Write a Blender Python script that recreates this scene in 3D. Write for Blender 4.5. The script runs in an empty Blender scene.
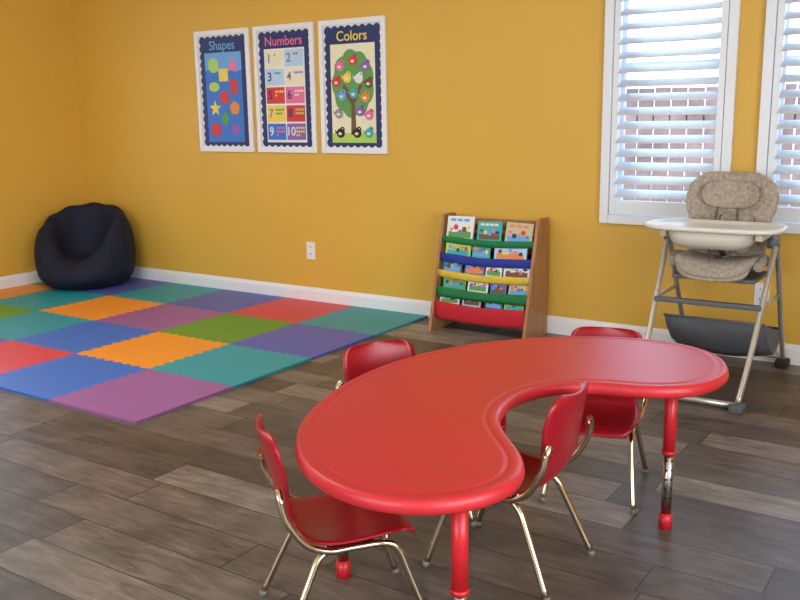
import bpy, bmesh, math, random
from mathutils import Vector, Matrix
random.seed(4)
sc=bpy.context.scene
sc.view_settings.view_transform='Standard'
sc.view_settings.look='None'

# ------------------------------------------------------------ materials
def srgb(r,g,b):
    f=lambda c:(c/255/12.92) if c/255<=.04045 else ((c/255+.055)/1.055)**2.4
    return (f(r),f(g),f(b),1)
MATS={}
def mat(name,rgb,rough=.5,metal=0,var=.06,scale=30,bump=0,bscale=200,coat=0,spec=.5,sheen=0):
    if name in MATS: return MATS[name]
    m=bpy.data.materials.new(name); m.use_nodes=True
    nt=m.node_tree; b=nt.nodes['Principled BSDF']
    c=srgb(*rgb)
    tc=nt.nodes.new('ShaderNodeTexCoord')
    n=nt.nodes.new('ShaderNodeTexNoise'); n.inputs['Scale'].default_value=scale; n.inputs['Detail'].default_value=3
    nt.links.new(tc.outputs['Object'],n.inputs['Vector'])
    r=nt.nodes.new('ShaderNodeValToRGB')
    r.color_ramp.elements[0].position=.3; r.color_ramp.elements[1].position=.7
    r.color_ramp.elements[0].color=tuple(max(0,x*(1-var)) for x in c[:3])+(1,)
    r.color_ramp.elements[1].color=tuple(min(1,x*(1+var)) for x in c[:3])+(1,)
    nt.links.new(n.outputs['Fac'],r.inputs['Fac']); nt.links.new(r.outputs['Color'],b.inputs['Base Color'])
    b.inputs['Roughness'].default_value=rough; b.inputs['Metallic'].default_value=metal
    b.inputs['Coat Weight'].default_value=coat; b.inputs['Specular IOR Level'].default_value=spec
    b.inputs['Sheen Weight'].default_value=sheen
    if bump:
        n2=nt.nodes.new('ShaderNodeTexNoise'); n2.inputs['Scale'].default_value=bscale
        nt.links.new(tc.outputs['Object'],n2.inputs['Vector'])
        bp=nt.nodes.new('ShaderNodeBump'); bp.inputs['Strength'].default_value=bump; bp.inputs['Distance'].default_value=.003
        nt.links.new(n2.outputs['Fac'],bp.inputs['Height']); nt.links.new(bp.outputs['Normal'],b.inputs['Normal'])
    MATS[name]=m; return m

M_wall=mat('yellow_wall_paint',(222,175,70),.5,var=.02,scale=2,bump=.25,bscale=90)
M_ceil=mat('ceiling_paint',(228,222,206),.8,var=.02)
M_trim=mat('white_trim_paint',(238,238,240),.35,var=.01)
M_shut=mat('shutter_white',(236,240,246),.4,var=.01)
M_red=mat('red_plastic_chair',(166,20,34),.3,var=.03,scale=8,bump=.1,bscale=400)
M_tab=mat('red_plastic_table',(202,42,50),.36,var=.02,scale=6,bump=.18,bscale=350)
M_tleg=mat('red_leg_paint',(204,34,42),.35,var=.02)
M_chrome=mat('chrome',(215,198,170),.12,metal=1,var=.03)
M_steel=mat('silver_leg_steel',(190,185,178),.25,metal=1,var=.03)
M_black=mat('black_rubber',(22,22,24),.6)
M_grayp=mat('gray_plastic',(95,98,102),.5)
M_hole=mat('dark_hole',(12,12,12),.8)
M_glide=mat('glide_plastic',(120,114,104),.4)

# floor planks
def floor_mat():
    m=bpy.data.materials.new('wood_plank_floor'); m.use_nodes=True
    nt=m.node_tree; N=nt.nodes; L=nt.links; b=N['Principled BSDF']
    g=N.new('ShaderNodeNewGeometry'); sp=N.new('ShaderNodeSeparateXYZ'); L.new(g.outputs['Position'],sp.inputs[0])
    def math_(op,a,bv=None,cv=None):
        n=N.new('ShaderNodeMath'); n.operation=op
        for i,v in enumerate((a,bv,cv)):
            if v is None: continue
            if isinstance(v,(int,float)): n.inputs[i].default_value=v
            else: L.new(v,n.inputs[i])
        return n.outputs[0]
    W=.165; LEN=.85
    yr=math_('DIVIDE',sp.outputs[1],W); row=math_('FLOOR',yr); fy=math_('SUBTRACT',yr,row)
    wn=N.new('ShaderNodeTexWhiteNoise'); wn.noise_dimensions='1D'; L.new(row,wn.inputs['W'])
    xo=math_('ADD',math_('DIVIDE',sp.outputs[0],LEN),math_('MULTIPLY',wn.outputs['Value'],7.3))
    col=math_('FLOOR',xo); fx=math_('SUBTRACT',xo,col)
    cb=N.new('ShaderNodeCombineXYZ'); L.new(row,cb.inputs[0]); L.new(col,cb.inputs[1])
    w2=N.new('ShaderNodeTexWhiteNoise'); w2.noise_dimensions='2D'; L.new(cb.outputs[0],w2.inputs['Vector'])
    r=N.new('ShaderNodeValToRGB'); L.new(w2.outputs['Value'],r.inputs['Fac'])
    e=r.color_ramp.elements
    e[0].position=0; e[0].color=srgb(88,79,74)
    e[1].position=1; e[1].color=srgb(160,150,140)
    for p,c in ((.3,(102,92,86)),(.6,(116,105,97)),(.86,(130,119,110))):
        x=e.new(p); x.color=srgb(*c)
    cg=N.new('ShaderNodeCombineXYZ')
    L.new(math_('ADD',math_('MULTIPLY',sp.outputs[0],2.8),math_('MULTIPLY',w2.outputs['Value'],40)),cg.inputs[0])
    L.new(math_('MULTIPLY',sp.outputs[1],18),cg.inputs[1])
    n=N.new('ShaderNodeTexNoise'); n.inputs['Scale'].default_value=1.4; n.inputs['Detail'].default_value=8; n.inputs['Roughness'].default_value=.7
    n.inputs['Distortion'].default_value=.9
    L.new(cg.outputs[0],n.inputs['Vector'])
    gr=N.new('ShaderNodeValToRGB'); L.new(n.outputs['Fac'],gr.inputs['Fac'])
    gr.color_ramp.elements[0].position=.3; gr.color_ramp.elements[0].color=(.42,.395,.38,1)
    gr.color_ramp.elements[1].position=.66; gr.color_ramp.elements[1].color=(1.12,1.1,1.08,1)
    nb=N.new('ShaderNodeTexNoise'); nb.inputs['Scale'].default_value=6; nb.inputs['Detail'].default_value=4
    L.new(g.outputs['Position'],nb.inputs['Vector'])
    mb=N.new('ShaderNodeMapRange'); L.new(nb.outputs['Fac'],mb.inputs[0]); mb.inputs[1].default_value=.3; mb.inputs[2].default_value=.7; mb.inputs[3].default_value=.72; mb.inputs[4].default_value=1.18
    mx=N.new('ShaderNodeVectorMath'); mx.operation='MULTIPLY'; L.new(r.outputs[0],mx.inputs[0]); L.new(gr.outputs[0],mx.inputs[1])
    mz=N.new('ShaderNodeVectorMath'); mz.operation='SCALE'; L.new(mx.outputs[0],mz.inputs[0]); L.new(mb.outputs[0],mz.inputs['Scale'])
    ey=math_('MINIMUM',fy,math_('SUBTRACT',1,fy)); ex=math_('MINIMUM',fx,math_('SUBTRACT',1,fx))
    gy=math_('LESS_THAN',ey,.012); gx=math_('LESS_THAN',ex,.0025)
    gap=math_('MAXIMUM',gy,gx)
    mm=N.new('ShaderNodeMix'); mm.data_type='RGBA'; L.new(gap,mm.inputs[0]); L.new(mz.outputs[0],mm.inputs[6]); mm.inputs[7].default_value=srgb(48,42,38)
    L.new(mm.outputs[2],b.inputs['Base Color'])
    mr=N.new('ShaderNodeMapRange'); L.new(n.outputs['Fac'],mr.inputs[0]); mr.inputs[3].default_value=.32; mr.inputs[4].default_value=.5
    L.new(mr.outputs[0],b.inputs['Roughness']); b.inputs['Specular IOR Level'].default_value=.42
    bp=N.new('ShaderNodeBump'); bp.inputs['Strength'].default_value=.25; bp.inputs['Distance'].default_value=.002
    L.new(math_('SUBTRACT',n.outputs['Fac'],gap),bp.inputs['Height']); L.new(bp.outputs[0],b.inputs['Normal'])
    return m
M_floor=floor_mat()

def wood_mat(name,c1,c2,axis=2):
    m=bpy.data.materials.new(name); m.use_nodes=True
    nt=m.node_tree;N=nt.nodes;L=nt.links;b=N['Principled BSDF']
    tc=N.new('ShaderNodeTexCoord'); mp=N.new('ShaderNodeMapping'); L.new(tc.outputs['Object'],mp.inputs[0])
    s=[40,40,40]; s[axis]=3; mp.inputs['Scale'].default_value=s
    n=N.new('ShaderNodeTexNoise'); n.inputs['Scale'].default_value=1; n.inputs['Detail'].default_value=5; L.new(mp.outputs[0],n.inputs['Vector'])
    r=N.new('ShaderNodeValToRGB'); L.new(n.outputs['Fac'],r.inputs['Fac'])
    r.color_ramp.elements[0].position=.3;r.color_ramp.elements[0].color=srgb(*c1)
    r.color_ramp.elements[1].position=.7;r.color_ramp.elements[1].color=srgb(*c2)
    L.new(r.outputs[0],b.inputs['Base Color']); b.inputs['Roughness'].default_value=.45
    return m
M_wood=wood_mat('bookshelf_wood',(158,108,66),(188,136,88))

# ------------------------------------------------------------ builder
class B:
    def __init__(s,name):
        s.name=name; s.bm=bmesh.new(); s.mats=[]
    def mi(s,m):
        if m not in s.mats: s.mats.append(m)
        return s.mats.index(m)
    def verts(s,pts,M=None):
        return [s.bm.verts.new(M@Vector(p) if M else Vector(p)) for p in pts]
    def face(s,vs,m,smooth=False):
        try: f=s.bm.faces.new(vs)
        except ValueError: return None
        f.material_index=s.mi(m); f.smooth=smooth; return f
    def box(s,lo,hi,m,M=None,bev=0):
        bb=bmesh.new(); bmesh.ops.create_cube(bb,size=1)
        c=[(lo[i]+hi[i])/2 for i in range(3)]; d=[hi[i]-lo[i] for i in range(3)]
        for v in bb.verts: v.co=Vector((v.co.x*d[0]+c[0],v.co.y*d[1]+c[1],v.co.z*d[2]+c[2]))
        if bev: bmesh.ops.bevel(bb,geom=bb.edges[:],offset=bev,segments=2,affect='EDGES',profile=.6)
        s.merge(bb,m,M,smooth=False)
    def merge(s,bb,m,M=None,smooth=True):
        mp={}
        for v in bb.verts: mp[v]=s.bm.verts.new(M@v.co if M else v.co)
        for f in bb.faces: s.face([mp[v] for v in f.verts],m,smooth)
        bb.free()
    def loft(s,rings,m,closed_u=True,cap=True,smooth=True,M=None):
        R=[s.verts(r,M) for r in rings]; n=len(R[0])
        for a,b in zip(R,R[1:]):
            for i in range(n if closed_u else n-1):
                j=(i+1)%n
                s.face([a[i],a[j],b[j],b[i]],m,smooth)
        if cap and closed_u:
            s.face(list(reversed(R[0])),m,False); s.face(R[-1],m,False)
    def tube(s,pts,r,m,n=10,smooth_path=True,rad=None,M=None):
        P=[Vector(p) for p in pts]
        if smooth_path and len(P)>2: P=catmull(P,6)
        rings=[]; up=None
        for i,p in enumerate(P):
            t=(P[min(i+1,len(P)-1)]-P[max(i-1,0)]).normalized()
            if up is None:
                up=Vector((0,0,1)) if abs(t.z)<.9 else Vector((1,0,0))
            x=t.cross(up).normalized(); y=x.cross(t).normalized(); up=y
            rr=r if rad is None else rad(i/(len(P)-1))
            rings.append([p+x*rr*math.cos(2*math.pi*k/n)+y*rr*math.sin(2*math.pi*k/n) for k in range(n)])
        s.loft(rings,m,M=M)
    def cyl(s,a,b,r,m,r2=None,n=20,M=None):
        s.tube([a,b],r,m,n=n,smooth_path=False,rad=(lambda t:r+(r2-r)*t) if r2 else None,M=M)
    def prism(s,out,f0,f1,m,smooth=False,M=None):
        a=s.verts([f0(*p) for p in out],M); b=s.verts([f1(*p) for p in out],M); n=len(out)
        for i in range(n):
            j=(i+1)%n; s.face([a[i],a[j],b[j],b[i]],m,smooth)
        s.face(list(reversed(a)),m); s.face(b,m)
    def done(s,loc=(0,0,0),rz=0,subsurf=0,recalc=True):
        if recalc: bmesh.ops.recalc_face_normals(s.bm,faces=s.bm.faces[:])
        me=bpy.data.meshes.new(s.name); s.bm.to_mesh(me); s.bm.free()
        for m in s.mats: me.materials.append(m)
        return place(s.name,me,loc,rz,subsurf)
def place(name,me,loc=(0,0,0),rz=0,subsurf=0,scale=1):
    o=bpy.data.objects.new(name,me); sc.collection.objects.link(o)
    o.location=loc; o.rotation_euler=(0,0,rz); o.scale=(scale,)*3
    if subsurf:
        md=o.modifiers.new('sub','SUBSURF'); md.levels=subsurf; md.render_levels=subsurf
    return o
def catmull(P,k,closed=False):
    out=[]; n=len(P)
    for i in range(n if closed else n-1):
        if closed: p0,p1,p2,p3=P[(i-1)%n],P[i],P[(i+1)%n],P[(i+2)%n]
        else: p0,p1,p2,p3=P[max(i-1,0)],P[i],P[i+1],P[min(i+2,n-1)]
        for j in range(k):
            t=j/k
            out.append(.5*((2*p1)+(p2-p0)*t+(2*p0-5*p1+4*p2-p3)*t*t+(3*p1-p0-3*p2+p3)*t**3))
    if not closed: out.append(P[-1])
    return out

# ------------------------------------------------------------ room
XL,XR,YB,YF,H=-6.14,2.0,4.65,-2.6,2.55
ZS,ZT=.685,2.25
def wall_with_holes(name,u0,u1,holes,to):
    b=B(name); cur=u0
    for (a,c,z0,z1) in holes:
        b.box(*to(cur,a,0,H),M_wall); b.box(*to(a,c,0,z0),M_wall); b.box(*to(a,c,z1,H),M_wall); cur=c
    b.box(*to(cur,u1,0,H),M_wall)
    return b.done()
wins_back=[(-1.765,-1.165),(-.975,-.375)]
wins_left=[(2.95,3.765),(.6,1.4)]
wall_with_holes('wall_back',XL-.12,XR+.12,[(a,c,ZS,ZT) for a,c in wins_back],lambda a,c,z0,z1:((a,YB,z0),(c,YB+.12,z1)))
wall_with_holes('wall_left',YF,YB,[(.6,1.4,ZS,ZT),(2.95,3.765,ZS,ZT)],lambda a,c,z0,z1:((XL-.12,a,z0),(XL,c,z1)))
wall_with_holes('wall_right',YF,YB,[(-1.4,2.2,.5,2.25)],lambda a,c,z0,z1:((XR,a,z0),(XR+.12,c,z1)))  # opening added out of view so a lamp can light the left wall
wall_with_holes('wall_front',XL-.12,XR+.12,[(-3.6,-.2,.5,2.25)],lambda a,c,z0,z1:((a,YF-.12,z0),(c,YF,z1)))  # unseen wall behind the camera, opening added to hold an area lamp
b=B('floor'); b.box((XL-.12,YF-.12,-.08),(XR+.12,YB+.12,0),M_floor); b.done()
b=B('ceiling'); b.box((XL-.12,YF-.12,H),(XR+.12,YB+.12,H+.08),M_ceil); b.done()
def baseboard(name,p0,p1,nrm):
    prof=[(0,0),(.016,0),(.016,.075),(.012,.086),(.008,.092),(.006,.1),(0,.1)]
    b=B(name); P0=Vector(p0);P1=Vector(p1);n=Vector(nrm)
    a=b.verts([P0+n*x+Vector((0,0,z)) for x,z in prof]); c=b.verts([P1+n*x+Vector((0,0,z)) for x,z in prof])
    k=len(prof)
    for i in range(k): b.face([a[i],a[(i+1)%k],c[(i+1)%k],c[i]],M_trim)
    b.face(a,M_trim); b.face(list(reversed(c)),M_trim); b.done()
baseboard('baseboard_back',(XL,YB,0),(XR,YB,0),(0,-1,0))
baseboard('baseboard_left',(XL,YF,0),(XL,YB-.016,0),(1,0,0))
baseboard('baseboard_right',(XR,YF,0),(XR,YB-.016,0),(-1,0,0))
baseboard('baseboard_front',(XL+.016,YF,0),(XR-.016,YF,0),(0,1,0))

def shutter_window(name,w,z0,z1,M):
    b=B(name)
    c=.035
    b.box((-c,-.03,z0-c),(0.012,0,z1+c),M_shut,M,.004); b.box((w-.012,-.03,z0-c),(w+c,0,z1+c),M_shut,M,.004)
    b.box((0.012,-.03,z0-c),(w-.012,0,z0+.012),M_shut,M,.004); b.box((0.012,-.03,z1-.012),(w-.012,0,z1+c),M_shut,M,.004)
    for lo,hi in (((0,0,z0),(.012,.11,z1)),((w-.012,0,z0),(w,.11,z1)),((.012,0,z0),(w-.012,.11,z0+.012)),((.012,0,z1-.012),(w-.012,.11,z1))):
        b.box(lo,hi,M_shut,M)
    s=.034; r=.09
    b.box((.016,-.022,z0+.016),(.016+s,.006,z1-.016),M_shut,M,.003); b.box((w-.016-s,-.022,z0+.016),(w-.016,.006,z1-.016),M_shut,M,.003)
    b.box((.016+s,-.021,z0+.016),(w-.016-s,.005,z0+r),M_shut,M,.003); b.box((.016+s,-.021,z1-r),(w-.016-s,.005,z1-.016),M_shut,M,.003)
    for hz in (z0+.18,z1-.25): b.box((w-.02,-.026,hz),(w-.010,-.02,hz+.06),M_grayp,M)
    z=z0+r+.036; t=math.radians(28)
    while z<z1-r-.02:
        ring=[]
        for k in range(12):
            q=2*math.pi*k/12; ly=.042*math.cos(q); lz=.006*math.sin(q)
            ring.append((ly*math.cos(t)-lz*math.sin(t)-.004, z+ly*math.sin(t)+lz*math.cos(t)))
        b.loft([[(x,y,zz) for y,zz in ring] for x in (.016+s,w-.016-s)],M_shut,M=M)
        z+=.071
    b.box((.012,.075,z0+.012),(.05,.095,z1-.012),M_shut,M); b.box((w-.05,.075,z0+.012),(w-.012,.095,z1-.012),M_shut,M)
    zm=(z0+z1)/2
    b.box((.05,.075,zm-.02),(w-.05,.095,zm+.02),M_shut,M)
    b.box((.05,.075,z0+.012),(w-.05,.095,z0+.05),M_shut,M); b.box((.05,.075,z1-.05),(w-.05,.095,z1-.012),M_shut,M)
    return b.done()
for i,(a,c) in enumerate(wins_back): shutter_window('window_%d'%(i+1),c-a,ZS,ZT,Matrix.Translation((a,YB,0)))
for i,(a,c) in enumerate(wins_left):
    shutter_window('window_%d'%(i+3),c-a,ZS,ZT,Matrix.Translation((XL,a,0))@Matrix.Rotation(math.pi/2,4,'Z'))

def outlet(x,z):
    b=B('wall_outlet')
    b.box((-.036,-.007,-.058),(.036,0,.058),M_trim,bev=.003)
    for dz in (-.024,.024):
        b.box((-.017,-.009,dz-.015),(.017,-.006,dz+.015),M_trim,bev=.002)
        for dx in (-.007,.007): b.box((dx-.0015,-.0096,dz-.003),(dx+.0015,-.0088,dz+.008),M_hole)
    b.done((x,YB,z))
outlet(-3.83,.35); outlet(-.95,.335)

# ------------------------------------------------------------ outside
M_fence=mat('outdoor_fence_wood',(165,132,124),.8,var=.3,scale=4)
M_gnd=mat('outdoor_ground',(172,174,174),.9,var=.1)
b=B('outdoor_fence')
x=-9
while x<6:
    b.box((x,8.2,-.2),(x+.135,8.23,1.42+.02*random.random()),M_fence); x+=.15
for z in (.2,1.1): b.box((-9,8.23,z),(6,8.27,z+.09),M_fence)
b.done()
b=B('outdoor_ground'); b.box((-16,YB+.13,-.3),(14,20,-.2),M_gnd); b.done()

# ------------------------------------------------------------ posters
def flat(b,pts,y,m,th=.0012):
    b.prism(pts,lambda x,z:(x,-y,z),lambda x,z:(x,-y-th,z),m)
def rect(cx,cz,w,h): return [(cx-w/2,cz-h/2),(cx+w/2,cz-h/2),(cx+w/2,cz+h/2),(cx-w/2,cz+h/2)]
def ell(cx,cz,rx,rz,n=24,ph=0): return [(cx+rx*math.cos(2*math.pi*k/n+ph),cz+rz*math.sin(2*math.pi*k/n+ph)) for k in range(n)]
def star(cx,cz,r,n=5): return [(cx+(r if k%2==0 else r*.42)*math.cos(math.pi*k/n+math.pi/2),cz+(r if k%2==0 else r*.42)*math.sin(math.pi*k/n+math.pi/2)) for k in range(2*n)]
def pc(n,rgb): return mat('print_'+n,rgb,.45,var=.03)
P_navy=pc('navy',(36,50,104)); P_white=pc('white',(236,236,236)); P_lblue=pc('lightblue',(110,170,225)); P_blue=pc('blue',(58,120,205))
P_red=pc('red',(215,60,65)); P_pink=pc('pink',(230,120,165)); P_yel=pc('yellow',(240,215,90)); P_org=pc('orange',(235,140,60)); P_grn=pc('green',(95,160,85))
P_lime=pc('lime',(180,215,100)); P_teal=pc('teal',(60,175,180)); P_pur=pc('purple',(140,100,180)); P_brn=pc('brown',(120,80,55)); P_cream=pc('cream',(238,232,200)); P_blk=pc('black',(30,30,35)); P_gry=pc('grey',(150,150,155)); P_pale=pc('paleblue',(185,215,240))
def text(parent,name,s,x,z,size,m,y):
    cu=bpy.data.curves.new(name,'FONT'); cu.body=s; cu.size=size; cu.align_x='CENTER'; cu.align_y='CENTER'; cu.extrude=.0006; cu.offset=.0006; cu.materials.append(m)
    o=bpy.data.objects.new(name,cu); sc.collection.objects.link(o); o.parent=parent; o.location=(x,-y,z); o.rotation_euler=(math.pi/2,0,0); return o
def frame(b,w,h):
    f=.034
    for lo,hi in (((-w/2,-.022,-h/2),(-w/2+f,0,h/2)),((w/2-f,-.022,-h/2),(w/2,0,h/2)),((-w/2+f,-.022,-h/2),(w/2-f,0,-h/2+f)),((-w/2+f,-.022,h/2-f),(w/2-f,0,h/2))):
        b.box(lo,hi,M_trim,bev=.004)
    b.box((-w/2+f-.002,-.006,-h/2+f-.002),(w/2-f+.002,-.001,h/2-f+.002),P_white)
    iw,ih=w-2*f-.014,h-2*f-.014
    pts=[]; nx,nz=8,14
    def wav(t): return .014*abs(math.sin(math.pi*t))
    K=8; o=.010
    for i in range(nx*K): pts.append((-iw/2+iw*i/(nx*K), -ih/2+o-wav(i/K)))
    for i in range(nz*K): pts.append((iw/2-o+wav(i/K), -ih/2+ih*i/(nz*K)))
    for i in range(nx*K): pts.append((iw/2-iw*i/(nx*K), ih/2-o+wav(i/K)))
    for i in range(nz*K): pts.append((-iw/2+o-wav(i/K), ih/2-ih*i/(nz*K)))
    flat(b,pts,.0065,P_navy)
    return iw,ih
PW,PH=.51,.82
def poster(kind,x):
    b=B('framed_poster'); iw,ih=frame(b,PW,PH)
    w,h=iw*.80,ih*.82; cz=-ih*.055
    T=[]
    y1,y2,y3=.0078,.0091,.0104
    if kind=='shapes':
        flat(b,rect(0,cz,w,h),y1,P_blue)
        flat(b,[(-w/2,cz+h*.5),(-w/2,cz+h*.30)]+[(-w/2+w*k/12,cz+h*(.30+.02*math.sin(k*1.1))) for k in range(1,12)]+[(w/2,cz+h*.30),(w/2,cz+h*.5)],y1+.0006,P_lblue)
        sh=[(-.27,.36,'c',P_lime),(.27,.36,'t',P_pink),(0,.25,'s',P_yel),(-.27,.12,'o',P_lime),(.27,.12,'r',P_red),(0,0.0,'h',P_red),(-.27,-.12,'st',P_yel),(.27,-.12,'p',P_org),(0,-.24,'d',P_grn),(-.27,-.36,'hx',P_red),(.27,-.36,'hb',P_pur)]
        for fx,fz,k,m in sh:
            X=fx*w; Z=cz+fz*h; r=.050
            if k=='c': p=ell(X,Z,r,r)
            elif k=='t': p=[(X-r,Z-r*.8),(X+r,Z-r*.8),(X,Z+r)]
            elif k=='s': p=rect(X,Z,r*1.7,r*1.7)
            elif k=='o': p=ell(X,Z,r,r*.65)
            elif k=='r': p=rect(X,Z,r*1.3,r*1.9)
            elif k=='h': p=ell(X,Z,r,r,6)
            elif k=='st': p=star(X,Z,r*1.15)
            elif k=='p': p=ell(X,Z,r,r,5,math.pi/2)
            elif k=='d': p=ell(X,Z,r*.8,r*1.1,4,math.pi/2)
            elif k=='hb': p=ell(X,Z,r,r*.8,6)
            else: p=ell(X,Z,r,r,8,math.pi/8)
            flat(b,p,y2,m)
        T=[('title','Shapes',0,ih*.415,.088,P_lblue)]
    elif kind=='numbers':
        flat(b,rect(0,cz,w,h),y1,P_white)
        cols=[P_cream,P_pale,P_pale,P_cream,P_red,P_pink,P_yel,P_red,P_blue,P_pur]
        acc=[P_org,P_red,P_grn,P_blue,P_yel,P_cream,P_grn,P_lime,P_pink,P_yel]
        for i in range(10):
            c,rw=i%2,i//2
            X=(c-.5)*w*.49; Z=cz+h*.5-h*.105-rw*h*.195
            flat(b,rect(X,Z,w*.46,h*.175),y2,cols[i])
            for d in range(i+1): flat(b,ell(X+.006+(d%4)*.019,Z+.025-(d//4)*.024,.0075,.0075,12),y3,acc[i])
            T.append(('numeral_%d'%(i+1),str(i+1),X-w*.13,Z,.08,P_pur if i in(0,1,3,6) else P_white if i>7 else P_navy))
        T.append(('title','Numbers',0,ih*.415,.085,P_pink))
    else:
        flat(b,rect(0,cz,w,h),y1,P_cream)
        flat(b,[(-w*.06,cz-h*.42),(w*.06,cz-h*.42),(w*.035,cz-h*.1),(w*.22,cz+h*.08),(w*.18,cz+h*.1),(0,cz-h*.02),(-w*.2,cz+h*.1),(-w*.24,cz+h*.07),(-w*.04,cz-h*.12)],y3,P_brn)
        foliage=[]; n=90
        for k in range(n):
            a=2*math.pi*k/n; r=1+.09*abs(math.sin(a*4.5)); foliage.append((w*.44*r*math.cos(a),cz+h*.10+h*.32*r*math.sin(a)))
        flat(b,foliage,y2,P_grn)
        flat(b,rect(0,cz-h*.45,w,h*.1),y2,P_lime)
        birds=[(-.28,.28,P_pink),(.02,.33,P_red),(.3,.27,P_pur),(-.36,.12,P_red),(-.12,.16,P_yel),(.14,.15,P_white),(.36,.1,P_brn),(-.25,-.02,P_lblue),(.02,.0,P_teal),(.28,-.04,P_org),(-.33,-.20,P_gry),(.16,-.18,P_pur),(.36,-.22,P_pink),(-.3,-.40,P_blk),(.08,-.40,P_blk),(.35,-.40,P_teal)]
        for fx,fz,m in birds:
            X,Z=fx*w,cz+fz*h
            flat(b,ell(X,Z,.032,.030,20),y3+.0012,m)
            flat(b,ell(X+.014,Z+.024,.017,.016,16),y3+.0020,m)
            flat(b,[(X-.026,Z+.004),(X-.046,Z+.020),(X-.040,Z-.006)],y3+.0012,m)
            flat(b,[(X+.028,Z+.027),(X+.040,Z+.021),(X+.028,Z+.018)],y3+.0020,P_org)
            flat(b,ell(X+.017,Z+.027,.0045,.0045,10),y3+.0034,P_blk if m is not P_blk else P_white)
            flat(b,ell(X-.004,Z-.004,.014,.009,12),y3+.0028,P_cream)
        T=[('title','Colors',0,ih*.415,.085,P_yel)]
    o=b.done((x,YB-.001,1.41))
    for nm,s_,tx,tz,size,m in T: text(o,nm,s_,tx,tz,size,m,.0118)
poster('shapes',-4.545); poster('numbers',-3.994); poster('colors',-3.440)

# ------------------------------------------------------------ foam mat
cm={'purple':(158,98,160),'teal':(36,158,172),'violet':(88,98,188),'blue':(62,114,204),'orange':(250,156,50),'green':(100,156,48),'red':(220,66,78)}
def foam(n):
    m=mat('foam_'+n,cm[n],.46,var=.03,scale=12)
    nt=m.node_tree
    if 'vor' not in nt.nodes:
        v=nt.nodes.new('ShaderNodeTexVoronoi'); v.name='vor'; v.inputs['Scale'].default_value=70; v.inputs['Randomness'].default_value=0
        tc=nt.nodes.new('ShaderNodeTexCoord'); nt.links.new(tc.outputs['Object'],v.inputs['Vector'])
        bp=nt.nodes.new('ShaderNodeBump'); bp.inputs['Strength'].default_value=.5; bp.inputs['Distance'].default_value=.003
        nt.links.new(v.outputs['Distance'],bp.inputs['Height']); nt.links.new(bp.outputs[0],nt.nodes['Principled BSDF'].inputs['Normal'])
    return m
layout=[['purple','teal','violet','teal'],['blue','orange','green','red'],['red','blue','purple','violet'],['violet','teal','orange','teal'],['orange','green','teal','violet'],['teal','red','orange','green']]
TX,TY,X0,Y0=.575,.572,-2.90,2.34
def tooth(p0,p1,inner):
    p0=Vector(p0);p1=Vector(p1)
    if not inner: return [p0]
    d=p1-p0; n=Vector((0,1)) if abs(d.x)>abs(d.y) else Vector((1,0))
    out=[]; K=17
    for k in range(1,K-1):
        s=1 if k%2==0 else -1
        for t,aa in ((.20,0),(.08,1),(.92,1),(.80,0)):
            out.append(p0+d*((k+t)/K)+n*s*.009*aa)
    return [p0]+out
b=B('foam_play_mat')
NI,NJ=6,4
def gx(i): return max(X0-TX*i,-6.118)
def gy(j): return Y0+TY*j
def edge(a,c,inner):
    if a<=c: return tooth(a,c,inner)
    e=tooth(c,a,inner)
    return [Vector(a)]+list(reversed(e[1:]))
for i in range(NI):
    for j in range(NJ):
        x1,x0=gx(i),gx(i+1); y0,y1=gy(j),gy(j+1)
        pts=edge((x0,y0),(x1,y0),j>0)+edge((x1,y0),(x1,y1),i>0)+edge((x1,y1),(x0,y1),j<NJ-1)+edge((x0,y1),(x0,y0),i<NI-1)
        b.prism([(p.x,p.y) for p in pts],lambda x,y:(x,y,0),lambda x,y:(x,y,.012),foam(layout[i][j]))
b.done()

# ------------------------------------------------------------ table
out=[(-1.37,1.58),(-1.24,1.44),(-1.10,1.37),(-.97,1.365),(-.87,1.41),(-.80,1.50),(-.785,1.61),(-.83,1.72),(-.92,1.82),(-1.0,1.93),(-1.035,2.07),(-1.01,2.20),(-.92,2.30),(-.76,2.345),(-.65,2.43),(-.607,2.60),(-.682,2.79),(-.83,2.875),(-.99,2.87),(-1.18,2.78),(-1.35,2.62),(-1.47,2.41),(-1.52,2.18),(-1.51,1.95),(-1.45,1.74)]
C=catmull([Vector(p) for p in out],6,True)
for _ in range(4): C=[(C[i-1]+2*C[i]+C[(i+1)%len(C)])/4 for i in range(len(C))]
n=len(C); ar=sum(C[i].x*C[(i+1)%n].y-C[(i+1)%n].x*C[i].y for i in range(n))
if ar<0: C.reverse()
def inset(d):
    r=[]
    for i in range(n):
        t=(C[(i+1)%n]-C[i-1]).normalized(); r.append(C[i]+Vector((-t.y,t.x))*d)
    return r
b=B('kidney_activity_table')
rings=[]
for d,z in ((.02,.466),(.006,.466),(.001,.470),(-.002,.479),(0,.490),(.004,.497),(.010,.500),(.030,.500),(.033,.4985),(.037,.4985),(.040,.500),(.05,.500)):
    rings.append([(p.x,p.y,z) for p in inset(d)])
b.loft(rings,M_tab,cap=True)
for (x,y) in ((-.755,2.555),(-.885,1.532),(-1.41,1.80),(-1.29,2.5)):
    b.cyl((x,y,.468),(x,y,.448),.034,M_tleg)
    b.cyl((x,y,.455),(x,y,.245),.0185,M_tleg)
    b.cyl((x,y,.25),(x,y,.238),.021,M_tleg)
    b.cyl((x,y,.242),(x,y,.045),.0155,M_steel)
    for k in range(5):
        z=.22-.03*k
        for a in (-90,-30,90):
            ca,sa=math.cos(math.radians(a)),math.sin(math.radians(a))
            b.cyl((x+ca*.013,y+sa*.013,z),(x+ca*.0159,y+sa*.0159,z),.0035,M_hole,n=10)
    b.cyl((x,y,.05),(x,y,.0),.0185,M_tleg,r2=.0205)
b.done()

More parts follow.
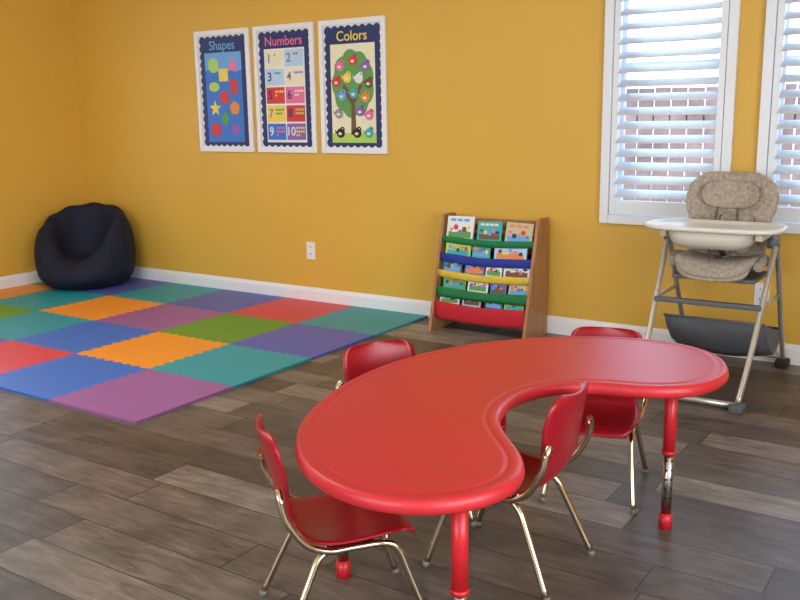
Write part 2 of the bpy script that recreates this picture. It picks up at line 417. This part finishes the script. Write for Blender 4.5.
# ------------------------------------------------------------ chairs
def chair_mesh():
    b=B('school_chair')
    prof=[(.160,.243,.115),(.155,.256,.128),(.135,.266,.140),(.08,.266,.146),(.02,.260,.146),(-.04,.256,.142),(-.09,.260,.132),(-.125,.275,.120),(-.145,.300,.112),(-.155,.335,.112),(-.163,.375,.120),(-.172,.415,.128),(-.182,.455,.131),(-.191,.492,.128),(-.196,.512,.119),(-.199,.526,.098),(-.200,.531,.06)]
    P=catmull([Vector(p) for p in prof],3)
    W=14; th=.006
    top=[];bot=[]
    for i,p in enumerate(P):
        t=(P[min(i+1,len(P)-1)]-P[max(i-1,0)]); t=Vector((t.x,0,t.y)).normalized()
        nn=Vector((-t.z,0,t.x))
        if nn.x<-.5 or nn.z<-.5: nn=-nn
        s=i/(len(P)-1); back=max(0,(s-.5)*2)
        ra,rb=[],[]
        for k in range(W+1):
            u=-1+2*k/W
            dish=.012*(u*u) if s<.55 else .022*(u*u)*min(1,back*2)
            c=Vector((p.x,u*p.z,p.y))+nn*dish
            if s<.15: c.x-= .02*(abs(u)**3)
            ra.append(c+nn*th/2); rb.append(c-nn*th/2)
        top.append(ra);bot.append(rb)
    b.loft([a+list(reversed(c)) for a,c in zip(top,bot)],M_red)
    r=.0092
    for s in (-1,1):
        b.tube([(-.178,s*.131,.418),(-.176,s*.146,.400),(-.165,s*.150,.35),(-.125,s*.146,.285),(-.07,s*.138,.252),(0,s*.128,.246),(.07,s*.126,.244),(.105,s*.128,.225),(.13,s*.133,.16),(.18,s*.150,.012)],r,M_chrome)
        b.tube([(.05,s*.108,.243),(-.04,s*.110,.242),(-.085,s*.118,.225),(-.115,s*.128,.17),(-.185,s*.152,.012)],r,M_chrome)
        b.cyl((-.176,s*.148,.405),(-.176,s*.118,.405),.006,M_chrome)
        for x in (.18,-.185): b.cyl((x,s*.1505,.016),(x+(.003 if x>0 else -.003),s*.152,0),.0102,M_glide,r2=.0108)
    b.tube([(.02,-.125,.243),(.02,.125,.243)],.006,M_chrome,smooth_path=False)
    b.tube([(-.06,-.115,.240),(-.06,.115,.240)],.006,M_chrome,smooth_path=False)
    return b.done()
o=chair_mesh(); me=o.data
o.location=(-1.295,1.655,0); o.rotation_euler[2]=math.radians(51); o.scale=(1.0,1.0,.985)
place('school_chair',me,(-1.065,2.12,0),math.radians(180))
place('school_chair',me,(-1.05,2.735,0),math.radians(-77),scale=.96)
place('school_chair',me,(-1.485,2.218,0),math.radians(-30),scale=.98)

# ------------------------------------------------------------ bean bag
M_navy=mat('navy_corduroy',(22,28,48),.75,var=.15,scale=60,bump=.5,bscale=120,spec=.35)
b=B('bean_bag_chair')
NA=84; R=.332; face_dir=math.radians(-58)
prof_t=[0,.22,.38,.48,.55,.62,.70,.82,.95,1.06,1.10,1.07,.98,.86,.5,0]
def prof(phi):
    d=math.cos(phi-face_dir)
    Hh=.475+.12*max(0,-d)**.7-.27*max(0,(d-.15)/.85)**1.2
    zs=.20
    zz=[zs+.01,zs+.008,zs+.01,zs+.2*(Hh-zs),zs+.5*(Hh-zs),zs+.8*(Hh-zs),Hh-.015,Hh,Hh-.03,Hh*.76,Hh*.5,Hh*.25,.06,.0,0,0]
    out=[]
    for t,z in zip(prof_t,zz):
        pl=1+(.022*abs(math.sin(phi*6))-.012 if t>.6 else 0)
        out.append((R*t*pl*math.cos(phi),R*t*pl*math.sin(phi),z+(.008*math.sin(phi*9+t*9) if .6<t<1.02 and z>.1 else 0)))
    return out
cols=[prof(2*math.pi*k/NA) for k in range(NA)]
P=len(prof_t)
vg=[[None]*P for _ in range(NA)]
c0=b.bm.verts.new((0,0,.212)); c1=b.bm.verts.new((0,0,0))
for k in range(NA):
    for j in range(1,P-1): vg[k][j]=b.bm.verts.new(cols[k][j])
for k in range(NA):
    q=(k+1)%NA
    b.face([c0,vg[k][1],vg[q][1]],M_navy,True); b.face([c1,vg[q][P-2],vg[k][P-2]],M_navy,True)
    for j in range(1,P-2): b.face([vg[k][j],vg[k][j+1],vg[q][j+1],vg[q][j]],M_navy,True)
b.done((-5.71,4.27,.0125),0,1)

# ------------------------------------------------------------ bookshelf
slg={'red':mat('sling_red',(196,28,40),.7,bump=.3),'blue':mat('sling_blue',(34,56,150),.7,bump=.3),'yellow':mat('sling_yellow',(222,190,60),.7,bump=.3),'green':mat('sling_green',(24,120,66),.7,bump=.3)}
BX0,BX1,BY,BH,BD=-2.715,-2.095,4.335,.665,.295
def yfront(z): return .165*z/BH
b=B('sling_bookshelf')
for xa in (BX0,BX1-.018):
    pr=[(0,0),(BD,0),(BD,BH-.01),(BD-.01,BH),(.178,BH),(.166,BH-.01)]
    b.prism(pr,lambda y,z:(xa,BY+y,z),lambda y,z:(xa+.018,BY+y,z),M_wood)
xi0,xi1=BX0+.018,BX1-.018
tiers=[(.545,'green',.040),(.448,'blue',.055),(.352,'yellow',.045),(.258,'green',.065),(.175,'red',.11)]
for k,(zt,c,drop) in enumerate(tiers):
    y0=yfront(zt)+.004
    sec=[(y0,zt),(y0-.004,zt-drop*.3),(y0-.002,zt-drop*.7),(y0+.008,zt-drop*.95),(y0+.03,zt-drop),(y0+.06,zt-drop*.9),(y0+.085,zt-drop*.5),(y0+.105,zt+.01)]
    S=catmull([Vector(p) for p in sec],3)
    NX=16; g0=[]
    for q in S:
        a=[];c_=[]
        for i in range(NX+1):
            u=i/NX; sag=.014*math.sin(math.pi*u)*(1 if q.y>zt-.05 and q.x<y0+.03 else .4)
            X=xi0+(xi1-xi0)*u
            a.append((X,BY+q.x-.004*math.sin(math.pi*u),q.y-sag)); c_.append((X,BY+q.x+.003-.004*math.sin(math.pi*u),q.y-sag+.001))
        g0.append(a+list(reversed(c_)))
    b.loft(g0,slg[c])
    b.cyl((xi0,BY+y0+.107,zt+.012),(xi1,BY+y0+.107,zt+.012),.006,M_wood,n=10)
b.box((xi0,BY+BD-.02,.03),(xi1,BY+BD-.006,.09),M_wood); b.box((xi0,BY+BD-.02,.60),(xi1,BY+BD-.006,.64),M_wood)
b.done()
b=B('picture_books')
P_bc=pc('book_cream',(205,190,160)); P_dt=pc('dark_teal',(30,110,125))
rows=[[(0.005,.175,.115,'w'),(.205,.155,.092,'t'),(.385,.165,.098,'y')],
      [(.01,.165,.082,'l'),(.185,.115,.078,'t'),(.33,.20,.082,'p')],
      [(.005,.13,.075,'k'),(.15,.13,.082,'b'),(.29,.10,.075,'w'),(.40,.16,.078,'w')],
      [(.02,.15,.075,'g'),(.18,.13,.082,'w'),(.33,.10,.07,'b'),(.44,.12,.078,'y')],
      [(.005,.13,.055,'w'),(.15,.12,.05,'p'),(.30,.11,.05,'k'),(.42,.12,.045,'l')]]
cmap={'w':(P_white,P_lblue),'t':(P_teal,P_cream),'y':(P_bc,P_org),'l':(P_lime,P_yel),'p':(P_pale,P_red),'b':(P_blue,P_cream),'g':(P_grn,P_yel),'k':(P_dt,P_lime)}
for k,(zt,c,drop) in enumerate(tiers):
    y0=BY+yfront(zt)+.016
    low=drop-.018
    for j,(dx,w,up,cc) in enumerate(rows[k]):
        m1,m2=cmap[cc]
        Mx=Matrix.Translation((xi0+.012+dx,y0+.006*(j%2),zt-low))@Matrix.Rotation(math.radians(-14),4,'X')@Matrix.Rotation(math.radians(random.uniform(-1.5,1.5)),4,'Y')
        hh=low+up
        b.box((0,0,0),(w,.007,hh),m1,Mx)
        b.box((.003,.0012,.003),(w-.003,.0058,hh+.0008),P_white,Mx)
        def sh_(pts,m,t): b.prism(pts,lambda x,z:(x,0,z),lambda x,z:(x,-t,z),m,M=Mx)
        bands=3+(j%2)
        for q in range(bands):
            x0=w*(.12+.76*q/bands); sh_([(x0,low+up*.74),(x0+w*.76/bands*.78,low+up*.74),(x0+w*.76/bands*.78,low+up*.88),(x0,low+up*.88)],m2,.0009)
        zc=low+up*.34
        sh_([(w*.08,low-.01),(w*.92,low-.01),(w*.92,zc-up*.12),(w*.6,zc-up*.05),(w*.3,zc-up*.16),(w*.08,zc-up*.1)],[P_grn,P_brn,P_lblue,P_org][(k+j)%4] if cc not in 'lg' else P_teal,.0007)
        pal=[P_org,P_red,P_pur,P_brn,P_yel,P_lblue,P_pink,P_navy]
        for q in range(5):
            m=pal[(k*5+j*3+q)%8]
            if m is m1: m=P_navy
            cx=w*(.18+.16*q); cz_=zc+up*.12*math.sin(q*2.1+j+k)
            sh_(ell(cx,cz_,w*(.06+.03*((q+j)%2)),up*(.09+.05*((q+k)%2)),14),m,.0012+.0002*q)
b.done()

# ------------------------------------------------------------ high chair (local: front = -Y)
M_fab=mat('heather_grey_fabric',(168,154,138),.9,var=.26,scale=75,bump=.6,bscale=220)
M_fab2=mat('grey_fabric_piping',(104,98,92),.9,var=.1)
M_tray=mat('tray_plastic',(232,226,214),.35,var=.01)
M_bowl=mat('tray_underside_plastic',(210,202,186),.4,var=.01)
M_mesh=mat('grey_basket_mesh',(104,106,112),.9,var=.1)
M_sil=mat('highchair_frame',(205,203,196),.3,metal=.7,var=.02)
b=B('high_chair')
r=.0125; TZ=.032
for s in (-1,1):
    b.tube([(s*.235,.06,.72),(s*.24,.0,.67),(s*.225,-.28,.24),(s*.212,-.425,.035)],r,M_sil)
    b.tube([(s*.24,-.03,.69),(s*.24,.03,.63),(s*.235,.24,.26),(s*.232,.385,.03)],r,M_sil)
    b.cyl((s*.252,-.0,.665),(s*.205,-.0,.665),.032,M_grayp)
    b.box((s*.212-.028,-.475,0),(s*.212+.028,-.395,.035),M_grayp,bev=.012)
    b.box((s*.232-.03,.325,0),(s*.232+.03,.415,.04),M_black,bev=.012)
    b.tube([(s*.232,-.17,.40),(s*.236,.15,.40)],.008,M_sil,smooth_path=False)
    b.box((s*.205-.016,-.20,.655+TZ),(s*.205+.016,.12,.685+TZ),M_bowl,bev=.008)
b.tube([(-.212,-.43,.024),(.212,-.43,.024)],.013,M_sil,smooth_path=False)
b.tube([(-.232,.375,.05),(.232,.375,.05)],.011,M_sil,smooth_path=False)
b.box((-.235,-.20,.385),(.235,-.165,.408),M_grayp,bev=.006)
g=[]
BZ=[(-.06,.295,.0),(-.02,.235,.02),(.07,.155,.03),(.17,.105,.03),(.27,.125,.02),(.315,.20,.0)]
for (y,z,dp) in BZ:
    xs=[-.222+.444*i/10 for i in range(11)]
    g.append([(x,y,z-dp*math.cos(x/.222*math.pi/2)) for x in xs]+[(x,y+.002,z+.004-dp*math.cos(x/.222*math.pi/2)) for x in reversed(xs)])
b.loft(g,M_mesh)
for s in (-1,1):
    b.prism([(y,z) for y,z,_ in BZ]+[(.15,.235)],lambda y,z:(s*.222,y,z),lambda y,z:(s*.226,y,z),M_mesh)
b.tube([(-.228,-.06,.297),(.228,-.06,.297)],.006,M_grayp,smooth_path=False); b.tube([(-.228,.315,.202),(.228,.315,.202)],.006,M_black,smooth_path=False)
def pad(path,m,nn=28):
    rings=[]
    for (c,up,hw,ht) in path:
        c=Vector(c);up=Vector(up).normalized(); ring=[]
        for k in range(nn):
            a=2*math.pi*k/nn; ca,sa=math.cos(a),math.sin(a)
            x=hw*abs(ca)**.55*(1 if ca>=0 else -1); y=ht*abs(sa)**.7*(1 if sa>=0 else -1)
            ring.append(c+Vector((x,0,0))+up*(y-.045*(abs(x)/max(hw,.01))**3*min(1,hw/.1)))
        rings.append(ring)
    b.loft(rings,m)
def bk_(z,hw,ht=.028):
    return ((0,.13+(z-.55)*.22,z),(0,1,-.22),hw,ht)
pad([bk_(.53,.15),bk_(.56,.170,.032),bk_(.62,.178,.034),bk_(.70,.182,.034),bk_(.74,.188,.036),bk_(.78,.205,.038),bk_(.84,.208,.038),bk_(.89,.192,.036),bk_(.925,.155,.032),bk_(.945,.105,.022),bk_(.95,.05,.01)],M_fab)
for x in (-.075,0,.075):
    pad([((x,.085+(z-.55)*.22,z),(0,1,-.22),w,.014) for z,w in ((.585,.015),(.60,.033),(.68,.036),(.75,.034),(.765,.015))],M_fab)
pad([((0,.10+(z-.55)*.22,z),(0,1,-.22),w,.02) for z,w in ((.785,.06),(.795,.10),(.82,.125),(.855,.13),(.885,.115),(.905,.08),(.91,.03))],M_fab)
pad([((0,.17,.53),(0,0,-1),.13,.02),((0,.14,.535),(0,0,-1),.17,.035),((0,0,.535),(0,0,-1),.18,.038),((0,-.10,.54),(0,0,-1),.175,.036),((0,-.145,.535),(0,-.6,-1),.17,.03),((0,-.165,.515),(0,-1,-.3),.155,.022),((0,-.172,.498),(0,-1,0),.13,.015),((0,-.175,.495),(0,-1,0),.08,.006)],M_fab)
b.box((-.185,-.12,.485),(.185,.17,.505),M_grayp,bev=.01)
for s in (-1,1):
    b.tube([(s*.19,.16,.54),(s*.195,.0,.58),(s*.19,-.10,.56)],.022,M_fab)
    b.tube([(s*.045,.085,.80),(s*.05,.055,.70),(s*.045,-.02,.60),(s*.02,-.05,.585)],.007,M_fab2)
b.tube([(0,.06,.58),(0,-.08,.66)],.012,M_fab2,smooth_path=False)
def oval(hx,hy,cy,z,nn=48,e=.55):
    pts=[]
    for k in range(nn):
        a=2*math.pi*k/nn; ca,sa=math.cos(a),math.sin(a)
        pts.append((hx*abs(ca)**e*(1 if ca>=0 else -1),cy+hy*abs(sa)**e*(1 if sa>=0 else -1),z+TZ))
    return pts
cy=-.13
b.loft([oval(.20,.10,cy,.690),oval(.275,.145,cy,.690),oval(.290,.155,cy,.693),oval(.298,.160,cy,.700),oval(.298,.160,cy,.708),oval(.292,.155,cy,.713),oval(.280,.145,cy,.711),oval(.265,.135,cy,.702),oval(.15,.08,cy,.700)],M_tray)
b.loft([oval(.12,.075,cy-.01,.612),oval(.15,.100,cy-.01,.618),oval(.172,.12,cy-.01,.640),oval(.190,.13,cy-.01,.692)],M_bowl)
for s in (-1,1): b.loft([[(x+s*.215,y,z) for x,y,z in oval(.034,.034,cy,.700,24,1)],[(x+s*.215,y,z) for x,y,z in oval(.032,.032,cy,.7025,24,1)]],M_tray)
b.done((-1.05,4.20,0))

# ------------------------------------------------------------ lights / world
w=bpy.data.worlds.new('World'); sc.world=w; w.use_nodes=True
nt=w.node_tree; bg=nt.nodes['Background']
tc=nt.nodes.new('ShaderNodeTexCoord'); sp=nt.nodes.new('ShaderNodeSeparateXYZ'); nt.links.new(tc.outputs['Generated'],sp.inputs[0])
r=nt.nodes.new('ShaderNodeValToRGB'); nt.links.new(sp.outputs[2],r.inputs['Fac'])
r.color_ramp.elements[0].position=.0; r.color_ramp.elements[0].color=(.74,.87,1,1)
r.color_ramp.elements[1].position=.6; r.color_ramp.elements[1].color=(.42,.66,1,1)
nt.links.new(r.outputs[0],bg.inputs[0]); bg.inputs[1].default_value=4.3
def area(name,loc,rot,sx,sy,p,col):
    l=bpy.data.lights.new(name,'AREA'); l.shape='RECTANGLE'; l.size=sx; l.size_y=sy; l.energy=p; l.color=col
    o=bpy.data.objects.new(name,l); sc.collection.objects.link(o); o.location=loc; o.rotation_euler=rot; return o
area('added_front_fill',(-1.9,YF-.02,1.38),(math.radians(90),0,0),3.3,1.7,52,(1,.97,.94))  # fill lamp added in the assumed opening behind the camera
area('added_right_fill',(XR+.02,.4,1.38),(math.radians(90),0,math.radians(90)),3.5,1.7,76,(1,.97,.95))  # fill lamp in the made-up right-wall opening, brightens the left wall
area('added_ceiling_fill',(-3.8,1.9,H-.02),(0,0,0),1.4,1.2,38,(1,.95,.86))  # unseen area lamp added under the ceiling as general fill

# ------------------------------------------------------------ camera
f=900.96;a=math.radians(33.8535);th=math.radians(11.7592);ro=math.radians(-.9178)
F=Vector((-math.sin(a)*math.cos(th),math.cos(a)*math.cos(th),-math.sin(th)))
Rr=Vector((math.cos(a),math.sin(a),0)); U=Rr.cross(F)
R2=Rr*math.cos(ro)+U*math.sin(ro); U2=-Rr*math.sin(ro)+U*math.cos(ro)
cd=bpy.data.cameras.new('camera'); cd.sensor_width=36; cd.lens=f*36/800; cd.clip_start=.02
cam=bpy.data.objects.new('camera',cd); sc.collection.objects.link(cam)
cam.matrix_world=Matrix((( R2.x,U2.x,-F.x,0),(R2.y,U2.y,-F.y,0),(R2.z,U2.z,-F.z,1.25),(0,0,0,1))); sc.camera=cam
